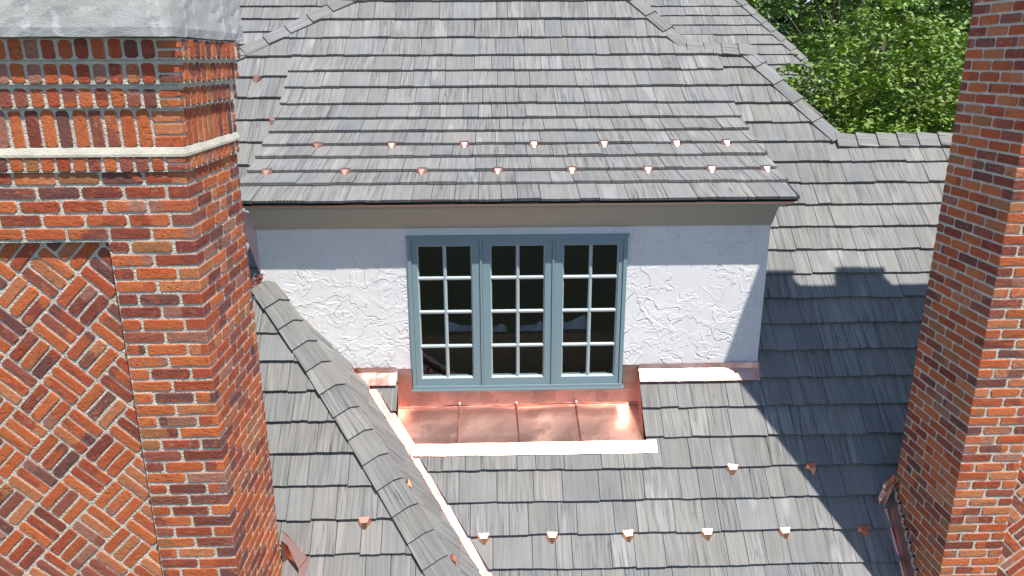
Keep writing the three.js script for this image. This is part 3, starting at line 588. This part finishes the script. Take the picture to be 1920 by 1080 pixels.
// ------------------------------------------------------------------ brickwork
// one brick on a face: convex outline in face metres, its front proud of the mortar; deep bricks show their side round a corner
function brick(pieces, F, outline, proud, o = {}) {
  const cell = o.cell ?? Math.floor(rnd() * BC * BC), cu = (cell % BC) / BC, cv = Math.floor(cell / BC) / BC, n = outline.length;
  let cx = 0, cy = 0; for (const [x, y] of outline) { cx += x / n; cy += y / n; }
  const along = o.along ?? [1, 0], len = o.len ?? 0.2, hgt = o.hgt ?? 0.06;
  const uv = (x, y) => { const a = (x - cx) * along[0] + (y - cy) * along[1], b = -(x - cx) * along[1] + (y - cy) * along[0]; return [cu + (0.5 + clamp(a / len, -0.47, 0.47)) / BC, cv + (0.5 + clamp(b / hgt, -0.45, 0.45)) / BC]; };
  const ins = 0.0045, g = new G(), tx = rr(-0.012, 0.012), ty = rr(-0.012, 0.012);
  const inner = outline.map(([x, y]) => { const d = Math.hypot(x - cx, y - cy); return [x + (cx - x) * Math.min(0.4, ins / d), y + (cy - y) * Math.min(0.4, ins / d)]; });
  const c = F.at(cx, cy, proud + rr(-0.0005, 0.0015)), I = inner.map(([x, y]) => F.at(x, y, proud + tx * (x - cx) + ty * (y - cy) + rr(-0.0006, 0.0006))), O = outline.map(([x, y]) => F.at(x, y, proud - 0.0034)), D = outline.map(([x, y]) => F.at(x, y, -(o.depth ?? 0.012)));
  for (let i = 0; i < n; i++) {
    const k = (i + 1) % n, a = inner[i], b = inner[k];
    g.tri(c, I[i], I[k], uv(cx, cy), uv(...a), uv(...b));
    g.quad(I[k], I[i], O[i], O[k], uv(...b), uv(...a), uv(...outline[i]), uv(...outline[k]));
    const dd = (o.depth ?? 0.012) / len * 0.9, s = ([x, y]) => { const [u, v] = uv(x, y); return [u + (u > cu + 0.5 / BC ? -1 : 1) * Math.min(dd, 0.9) / BC * 0.9, v]; };
    g.quad(O[k], O[i], D[i], D[k], uv(...outline[k]), uv(...outline[i]), s(outline[i]), s(outline[k]));
  }
  pieces.add(g.build(), seen(O));
}
function rectOutline(x0, x1, y0, y1, o = {}) {
  const j = () => rr(-0.0018, 0.0018), r = o.r ?? rr(0.006, 0.013), lx = x1 - x0, ly = y1 - y0, p = [];
  const push = (x, y) => p.push([clamp(x + j(), o.x0 ?? -1e9, o.x1 ?? 1e9), y + j()]);
  push(x0 + r, y0); if (lx > 0.12) push(x0 + lx * rr(0.4, 0.6), y0); push(x1 - r, y0); push(x1, y0 + r); if (ly > 0.12) push(x1, y0 + ly * rr(0.4, 0.6)); push(x1, y1 - r); push(x1 - r, y1); if (lx > 0.12) push(x0 + lx * rr(0.4, 0.6), y1); push(x0 + r, y1); push(x0, y1 - r); if (ly > 0.12) push(x0, y0 + ly * rr(0.4, 0.6)); push(x0, y0 + r);
  return p;
}
const CO = 0.0677, JT = 0.0145, PR = 0.0052, UPY = V3(0, 1, 0);
function chimneyBricks(t, c) {
  // c: x0 < x1 front width, zf front face, zb back face, side: +1 the right face shows, -1 the left one; corner: x of the near corner
  const ps = new Pieces(), mort = [];
  const front = p => frame(V3(0, 0, c.zf + p), X, UPY);
  const sx = c.side > 0 ? c.x1 : c.x0;
  const sideF = p => frame(V3(sx + c.side * p, 0, c.zf), c.side > 0 ? V3(0, 0, -1) : V3(0, 0, 1), UPY);   // u runs back from the front edge (negative on the left face)
  const SU = u => c.side > 0 ? u : -u, depth = c.zf - c.zb;
  const fr = (F, a, b, y0, y1, proud, o) => brick(ps, F, rectOutline(a, b, y0, y1, o), proud, o);
  const sideBrick = (p, a, b, y0, y1, o = {}) => { const u = [SU(a), SU(b)].sort((m, n) => m - n); fr(sideF(p), u[0], u[1], y0, y1, PR, { len: b - a, hgt: y1 - y0, ...o }); };
  const inPanel = (x, y) => c.panel && y < c.panel.top && x > c.panel.x0 && x < c.panel.x1;
  for (const b of c.bands) {
    const p = b.p, x0 = c.x0 - p, x1 = c.x1 + p;
    if (!b.shaft) mort.push(box(x0, x1, b.y0 - 0.004, b.y1 + (b.cap ?? 0.004), c.zb - p, c.zf + p));
    if (b.kind === 'mortar') continue;
    if (b.kind === 'rowlock' || b.kind === 'soldier') {
      const pitch = b.pitch ?? 0.0735, w = pitch - 0.015, h = b.y1 - b.y0, vert = { along: [0, 1], len: h, hgt: w };
      const F = front(p), cw = b.kind === 'soldier' ? 0.125 : 0.088;      // flat bricks finish the corner
      const m = b.kind === 'soldier' ? 3 : 2, hh = h / m, e0 = c.side > 0 ? x1 - cw : x0, e1 = c.side > 0 ? x1 + PR : x0 + cw;
      for (let k = 0; k < m; k++) fr(F, c.side > 0 ? e0 : x0 - PR, c.side > 0 ? e1 : e1, b.y0 + k * hh + 0.003, b.y0 + (k + 1) * hh - 0.007, PR, { len: cw, hgt: hh, depth: b.kind === 'soldier' && k % 2 ? 0.06 : 0.045, r: 0.005 });
      if (c.side > 0) for (let x = e0 - 0.014; x - w > Math.max(x0, c.vis0); x -= pitch) fr(F, x - w + rr(-0.002, 0.002), x + rr(-0.002, 0.002), b.y0 + rr(-0.002, 0.003), b.y1 + rr(-0.003, 0.002), PR, vert);
      else for (let x = e1 + 0.014; x + w < Math.min(x1, c.vis1); x += pitch) fr(F, x, x + w, b.y0 + rr(-0.002, 0.003), b.y1 + rr(-0.003, 0.002), PR, vert);
      const d = depth + 2 * p; let u = 0.062 - p;
      for (; u + w < d - p - 0.05; u += pitch) sideBrick(p, u, u + w, b.y0 + rr(-0.002, 0.002), b.y1 + rr(-0.002, 0.002), vert);
      for (let k = 0; k < m; k++) sideBrick(p, d - p - 0.045, d - p, b.y0 + k * hh + 0.003, b.y0 + (k + 1) * hh - 0.006, {});
      continue;
    }
    // stretcher courses
    const n = Math.round((b.y1 - b.y0) / CO);
    for (let k = 0; k < n; k++) {
      const y1 = b.y1 - k * CO - rr(0, 0.001), y0 = y1 - CO + JT, odd = k % 2;
      const F = front(0), near = sx, dir = -c.side, stops = c.panel && (y0 + y1) / 2 < c.panel.top ? (c.side > 0 ? c.panel.x1 : c.panel.x0) : (c.side > 0 ? c.vis0 : c.vis1), lim = Math.abs(stops - near);
      // from the corner inwards
      let u = 0, i = 0;
      const pat = lim < 0.5 ? (odd ? [0.090, 0.190, 0.090] : [0.188, 0.188]) : null, tot = pat ? pat.reduce((s, v) => s + v, 0) + JT * (pat.length - 1) : 0, sc = pat ? (lim - 0.002) / tot : 1;
      while (u < lim - 0.02) {
        let len = pat ? (pat[i] ?? 0.19) * sc : (i === 0 && odd ? 0.0905 : 0.1915); if (u + len > lim) len = lim - u;
        const a = near + dir * u, bb = near + dir * (u + len), corner = i === 0, dep = corner ? (odd ? 0.1915 : 0.0905) : 0.012;
        const lo = Math.min(a, bb) - (corner && c.side < 0 ? PR : 0), hi = Math.max(a, bb) + (corner && c.side > 0 ? PR : 0);
        fr(F, lo, hi, y0 + rr(-0.001, 0.001), y1 + rr(-0.001, 0.001), PR + rr(-0.001, 0.001), { len: Math.max(len, 0.06), hgt: y1 - y0, depth: dep, r: corner ? 0.004 : undefined, ...(corner ? (c.side > 0 ? { x1: hi } : { x0: lo }) : {}) });
        u += len + JT; i++;
      }
      if (pat) {                                          // the border on the panel's other side
        const far = c.side > 0 ? c.x0 : c.x1, l2 = Math.abs((c.side > 0 ? c.panel.x0 : c.panel.x1) - far), sc2 = (l2 - 0.002) / tot; let q = 0;
        for (const len of pat) { const a = far + c.side * q, e = far + c.side * (q + len * sc2); fr(F, Math.min(a, e), Math.max(a, e), y0, y1, PR, { len, hgt: y1 - y0, depth: q ? 0.012 : 0.09 }); q += len * sc2 + JT; }
      }
      let s = (odd ? 0.1915 : 0.0905) + JT; const end = depth;
      while (s < end - 0.03) { let len = 0.1915; if (s + len > end - 0.03) len = end - s; sideBrick(0, s, s + len, y0 + rr(-0.001, 0.001), y1 + rr(-0.001, 0.001)); s += len + JT; }
    }
    // the shaft's mortar, hollow behind the sunk panel
    if (!c.panel) mort.push(box(c.x0, c.x1, b.y0, b.y1, c.zb, c.zf));
    else { const P = c.panel, q = c.zf - P.sink - PR; mort.push(box(c.x0, c.x1, P.top, b.y1, c.zb, c.zf), box(c.x0, c.x1, b.y0, P.top, c.zb, q), box(c.x0, P.x0, b.y0, P.top, q, c.zf), box(P.x1, c.x1, b.y0, P.top, q, c.zf)); }
  }
  if (c.panel) {                                        // diagonal basket weave, three bricks to a square
    const P = c.panel, F = frame(V3(0, 0, c.zf - P.sink - PR), X, UPY), S = 0.207, r2 = Math.SQRT1_2, ox = P.x1 - 0.05, oy = P.top - 0.02;
    for (let i = -14; i < 26; i++) for (let j = -26; j < 14; j++) {
      const along = (i + j) & 1 ? 0 : 1;
      for (let k = 0; k < 3; k++) {
        const a0 = 0.0072, a1 = S - 0.0072, b0 = k * S / 3 + 0.0068, b1 = (k + 1) * S / 3 - 0.0068;
        let pl = rectOutline(a0, a1, b0, b1).map(([u, v]) => { const [p, q] = along ? [i * S + u, j * S + v] : [i * S + v, j * S + u]; return [ox + (p - q) * r2 * -1 * -1, oy - (p + q) * r2]; });
        if (areaOf(pl) < 0) pl.reverse();
        pl = clip(pl, 1, 0, P.x1 - 0.004); pl = clip(pl, -1, 0, -P.x0 - 0.004); pl = clip(pl, 0, 1, P.top - 0.012); pl = clip(pl, 0, -1, -P.bottom);
        if (pl.length < 3 || Math.abs(areaOf(pl)) < 0.0007) continue;
        const d = along ? [r2, -r2] : [-r2, -r2];
        brick(ps, F, pl, PR + rr(-0.002, 0.002), { along: d, len: 0.2, hgt: 0.06 });
      }
    }
  }
  ps.finish(t, 'brick', M.brick);
  part(t, 'mortar', merge(mort), M.mortar);
}
function slab(x0, x1, y0, y1, z0, z1, a) {             // weathered concrete slab: subdivided, its edges worn
  const g = new THREE.BoxGeometry(x1 - x0, y1 - y0, z1 - z0, 36, 7, 14).toNonIndexed(), p = g.attributes.position; g.translate((x0 + x1) / 2, (y0 + y1) / 2, (z0 + z1) / 2);
  const t = g.attributes.uv, n = g.attributes.normal;
  for (let i = 0; i < p.count; i++) t.setXY(i, Math.abs(n.getX(i)) > 0.5 ? p.getZ(i) + 9 : p.getX(i), Math.abs(n.getY(i)) > 0.5 ? p.getZ(i) : p.getY(i));
  for (let i = 0; i < p.count; i++) {
    const x = p.getX(i), y = p.getY(i), z = p.getZ(i), ex = Math.min(x - x0, x1 - x), ey = Math.min(y - y0, y1 - y), ez = Math.min(z - z0, z1 - z), w = a * (vnoise(x * 23 + z * 17, y * 23) - 0.5), r = 0.012, s = (ex < 1e-4) + (ey < 1e-4) + (ez < 1e-4);
    const k = s >= 2 ? r * 0.4 : 0, cxx = (x0 + x1) / 2, cyy = (y0 + y1) / 2, czz = (z0 + z1) / 2;
    p.setXYZ(i, x - Math.sign(x - cxx) * (ex < 1e-4 ? k + w : 0), y - Math.sign(y - cyy) * (ey < 1e-4 ? k + w : 0), z - Math.sign(z - czz) * (ez < 1e-4 ? k + w : 0));
  }
  g.computeVertexNormals(); return g;
}
const LC = { x0: -3.55, x1: -1.47, zf: -3.66, zb: -4.42, side: 1, vis0: -3.545 };
const nearChimney = thing('brick_chimney', 'near orange-red brick chimney with concrete cap and sunken herringbone panel', 'chimney', [-2.5, GY, -4.04]);
chimneyBricks(nearChimney, {
  ...LC, panel: { x0: -3.13, x1: -1.885, top: -0.852, bottom: -3.75, sink: 0.034 },
  bands: [
    { kind: 'rowlock', y0: 0.008, y1: 0.092, p: 0.060 }, { kind: 'mortar', y0: -0.012, y1: 0.006, p: 0.046 },
    { kind: 'rowlock', y0: -0.100, y1: -0.012, p: 0.044 }, { kind: 'mortar', y0: -0.122, y1: -0.102, p: 0.030 },
    { kind: 'rowlock', y0: -0.208, y1: -0.122, p: 0.028 }, { kind: 'mortar', y0: -0.218, y1: -0.210, p: 0.012 },
    { kind: 'soldier', y0: -0.395, y1: -0.220, p: 0.010 }, { kind: 'rowlock', y0: -0.505, y1: -0.430, p: 0.014, cap: 0.012 },
    { kind: 'stretcher', y0: -0.513 - 48 * CO, y1: -0.513, p: 0, shaft: true },
  ],
});
{
  const t = nearChimney, w = new G(), a = 0.024, b = 0.014, y0 = -0.424, y1 = -0.392, { x0, x1, zf, zb } = LC;   // sloped mortar wash on the ledge
  const ring = (p, y) => [V3(x0 - p, y, zf + p), V3(x1 + p, y, zf + p), V3(x1 + p, y, zb - p), V3(x0 - p, y, zb - p)], A = ring(a, y0), B = ring(b, y1), C = ring(a, y0 - 0.012);
  for (let i = 0; i < 4; i++) { const k = (i + 1) % 4, u = p => [p.x + p.z, p.y]; w.quad(A[i], A[k], B[k], B[i], u(A[i]), u(A[k]), u(B[k]), u(B[i])).quad(C[i], C[k], A[k], A[i], u(C[i]), u(C[k]), u(A[k]), u(A[i])); }
  part(t, 'mortar_wash', w.build(), M.mortarSmooth);
  part(t, 'cap', slab(-3.66, -1.395, 0.097, 0.40, -4.54, -3.542, 0.007), M.concrete);
  part(t, 'base', box(-3.55, -1.47, GY, -0.513 - 48 * CO, -4.42, -3.66), M.mortar);
}
const RC = { x0: 3.11, x1: 5.15, zf: -4.39, zb: -5.08, side: -1, vis1: 5.145 };
const farChimney = thing('brick_chimney', 'tall red brick chimney on the main slope, its side in shade', 'chimney', [4.1, GY, -4.74]);
chimneyBricks(farChimney, {
  ...RC, panel: { x0: 3.515, x1: 4.75, top: -1.35, bottom: -4.3, sink: 0.012 },
  bands: [
    { kind: 'rowlock', y0: 1.495, y1: 1.578, p: 0.030 }, { kind: 'rowlock', y0: 1.408, y1: 1.49, p: 0.018 },
    { kind: 'stretcher', y0: 1.40 - 85 * CO, y1: 1.40, p: 0, shaft: true },
  ],
});
{
  const t = farChimney;
  part(t, 'cap', slab(3.06, 5.20, 1.58, 1.64, -5.12, -4.34, 0.006), M.concrete);
  part(t, 'base', box(3.11, 5.15, GY, 1.40 - 85 * CO, -5.08, -4.39), M.mortar);
  for (const [a, b] of [[3.45, 3.86], [4.24, 4.70]]) { const g = new THREE.LatheGeometry([[0.5, 0], [0.5, 0.06], [0.44, 0.09], [0.44, 0.72], [0.5, 0.75], [0.5, 0.80], [0.38, 0.80], [0.38, 0.5]].map(p => new THREE.Vector2(p[0] * (b - a) * 1.4, p[1] * 0.86)), 4).toNonIndexed(); g.rotateY(Math.PI / 4); g.computeVertexNormals(); g.translate((a + b) / 2, 1.638, -4.80); part(t, 'chimney_pot', g, M.clay); }
}
// flashing round the far chimney: stepped copper up its side, a rolled edge on the shakes, a crumpled corner
{
  const t = thing('step_flashing', 'stepped copper flashing up the shaded side of the far chimney', 'flashing', [3.08, -4, -4.8]);
  const pts = [], y0 = z => bY(z) + 0.0; let z = -5.09; pts.push([-5.09, y0(-5.09)]);
  const steps = []; while (z < -4.25) { const top = y0(z) + 0.25; steps.push([z, top]); steps.push([Math.min(z + 0.07, -4.25), top]); z += 0.0665; }
  const s = new THREE.Shape(); s.moveTo(-5.085, y0(-5.085)); for (const [a, b] of steps) s.lineTo(a, b); s.lineTo(-4.25, y0(-4.25));
  const g = new THREE.ExtrudeGeometry(s, { depth: 0.004, bevelEnabled: false }); g.rotateY(-Math.PI / 2); g.translate(3.099, 0, 0);
  part(t, 'sheet', g, M.copper);
  const beads = steps.slice(0, -1).map(([a, b], i) => { const q = steps[i + 1]; return box(3.088, 3.100, Math.min(b, q[1]) - 0.006, Math.max(b, q[1]) + 0.006, Math.min(a, q[0]) - 0.005, Math.max(a, q[0]) + 0.005); });
  part(t, 'mortar_bead', merge(beads), M.mortar);
  part(t, 'rolled_edge', tube([[3.075, bY(-5.10) + 0.03, -5.10], [3.085, bY(-4.8) + 0.03, -4.8], [3.095, bY(-4.3) + 0.03, -4.3]], 0.011), M.copper);
  const c = thing('corner_flashing', 'crumpled copper flap at the foot of the far chimney corner', 'flashing', [3.05, -3.35, -5.12]);
  const rows = []; for (let j = 0; j < 6; j++) rows.push([0, 1, 2, 3, 4].map(i => crumple([3.105 - (5 - j) * 0.017 - (4 - i) * 0.008 + 0.0, -3.345 + j * 0.048 + i * 0.004, -5.10 + i * 0.02 - 0.01 + 0.02 * Math.sin(i * 2.2 + j)], 0.010)));
  part(c, 'flap', sheet(rows, 0, 3), M.copper);
}
// flashing at the back corner of the near chimney
{
  const c = thing('corner_flashing', 'folded copper saddle at the back corner of the near chimney', 'flashing', [-1.4, -3.4, -4.4]);
  const o = [-1.455, -3.03, -4.435], fan = (name, P) => { const g = new G(), q = P.map(p => V3(...p)); for (let i = 1; i < q.length - 1; i++) g.tri(q[0], q[i], q[i + 1], [0, 0], [q[i].x * 2, q[i].y * 2], [q[i + 1].x * 2, q[i + 1].y * 2]); part(c, name, g.build(), M.copperStud); };
  fan('wing', [o, [-1.40, -3.17, -4.40], [-1.335, -3.30, -4.36], [-1.285, -3.27, -4.44], [-1.36, -3.20, -4.47], [-1.42, -3.08, -4.45]]);
  fan('throat', [[-1.46, -3.12, -4.44], [-1.465, -3.36, -4.42], [-1.40, -3.38, -4.45], [-1.33, -3.31, -4.39], [-1.43, -3.13, -4.42]]);
  fan('wing', [[-1.335, -3.295, -4.355], [-1.275, -3.25, -4.45], [-1.30, -3.36, -4.34], [-1.335, -3.37, -4.31]]);
  fan('bib', [[-1.46, -3.36, -4.38], [-1.455, -3.52, -4.28], [-1.33, -3.52, -4.24], [-1.33, -3.38, -4.31], [-1.40, -3.345, -4.34]]);
}

// ------------------------------------------------------------------ trees
const leafGeo = (() => { const g = new G(), v = [[0, 0, 0], [0.42, 0.10, 0.32], [0.36, 0.06, 0.72], [0, -0.04, 1.05], [-0.36, 0.06, 0.72], [-0.42, 0.10, 0.32]].map(p => V3(...p)); g.tri(v[0], v[2], v[1]).tri(v[0], v[3], v[2]).tri(v[0], v[4], v[3]).tri(v[0], v[5], v[4]); return g.build(); })();
const leafMat = (r, g, b) => new THREE.MeshPhysicalMaterial({ color: lin(r, g, b), roughness: 0.5, transmission: 0.35, thickness: 0, side: THREE.DoubleSide });
const leafLight = leafMat(0.20, 0.33, 0.032), leafOther = leafMat(0.15, 0.27, 0.035);
function tree(name, label, x, z, top, rad, height, clumps, per, size, mat, spread = 0.3) {
  const t = thing(name, label, 'tree', [x, GY, z], 'trees behind the house');
  const h = top - GY, tr = new THREE.CylinderGeometry(0.06, 0.22, h * 0.8, 9, 6).toNonIndexed(); tr.translate(0, h * 0.4, 0); const m = shade(new THREE.Mesh(tr, M.bark)); m.name = 'trunk'; t.add(m);
  const cs = [], cy = h - height / 2;
  for (let i = 0; i < clumps; i++) {
    let a, b, c, d; do { a = rr(-1, 1); b = rr(-1, 1); c = rr(-1, 1); d = Math.hypot(a, b, c); } while (d > 1 || d < 0.35);
    const k = 0.8 + 0.35 * vnoise(a * 3 + x, c * 3 + b * 2 + z);
    cs.push(V3(a * rad * k, cy + b * height / 2 * k, c * rad * k));
  }
  const br = []; for (let i = 0; i < Math.min(46, clumps); i++) { const e = cs[i], s = V3(0, Math.min(h * 0.78, Math.max(h * 0.35, e.y - e.length() * 0.1 - 0.8)), 0), mid = s.clone().lerp(e, 0.55).add(V3(rr(-0.2, 0.2), 0.15, rr(-0.2, 0.2))); br.push(new THREE.TubeGeometry(new THREE.QuadraticBezierCurve3(s, mid, e), 6, 0.018 + 0.02 * rnd(), 5).toNonIndexed()); }
  const bm = shade(new THREE.Mesh(merge(br), M.bark)); bm.name = 'limbs'; t.add(bm);
  const im = shade(new THREE.InstancedMesh(leafGeo, mat, clumps * per)); im.name = 'crown'; im.userData.kind = 'stuff'; t.add(im);
  const o = new THREE.Object3D(), col = new THREE.Color(); let n = 0;
  for (const c of cs) {
    const tone = rr(0.7, 1.25), R = spread * rr(0.7, 1.4), yl = rr(0.9, 1.2);
    for (let k = 0; k < per; k++) {
      const a = rr(0, 6.283), q = Math.sqrt(rnd()) * R;
      o.position.set(c.x + Math.cos(a) * q, c.y + rr(-0.35, 0.35) * R + 0.12 * R * (1 - q / R), c.z + Math.sin(a) * q);
      o.rotation.set(rr(-0.2, 0.95), a + rr(-1, 1), rr(-0.6, 0.6), 'YXZ'); o.scale.setScalar(size * rr(0.65, 1.25)); o.updateMatrix(); im.setMatrixAt(n, o.matrix);
      const f = tone * rr(0.75, 1.2); im.setColorAt(n, col.setRGB(f * yl, f, f * rr(0.7, 1.1))); n++;
    }
  }
}
tree('broadleaf_tree', 'bright yellow-green tree just behind the ridge, touching the distant roof', 6.35, -12.4, 0.75, 2.3, 5.4, 1150, 36, 0.080, leafLight, 0.25);
tree('broadleaf_tree', 'yellow-green tree half hidden by the tall chimney, behind the ridge', 9.3, -13.8, 0.5, 2.3, 5.4, 800, 36, 0.085, leafLight, 0.27);
tree('broadleaf_tree', 'green tree rising behind the distant hip', 8.6, -19.5, 3.4, 3.0, 7.5, 420, 44, 0.12, leafOther, 0.34);
tree('broadleaf_tree', 'green tree above the bright one, beside the tall chimney', 12.8, -20.5, 3.8, 3.3, 8.0, 420, 44, 0.12, leafOther, 0.34);
for (const [x, z, l] of [[8.5, -27, 'green tree at the back, next to the top of the distant hip'], [13.2, -28, 'green tree at the back, in the middle of the wood'], [18.0, -27, 'green tree at the back, close to the tall chimney']]) tree('broadleaf_tree', l, x, z, 5.2, 4.0, 12, 800, 34, 0.20, leafOther, 0.6);

renderer.render(scene, camera);
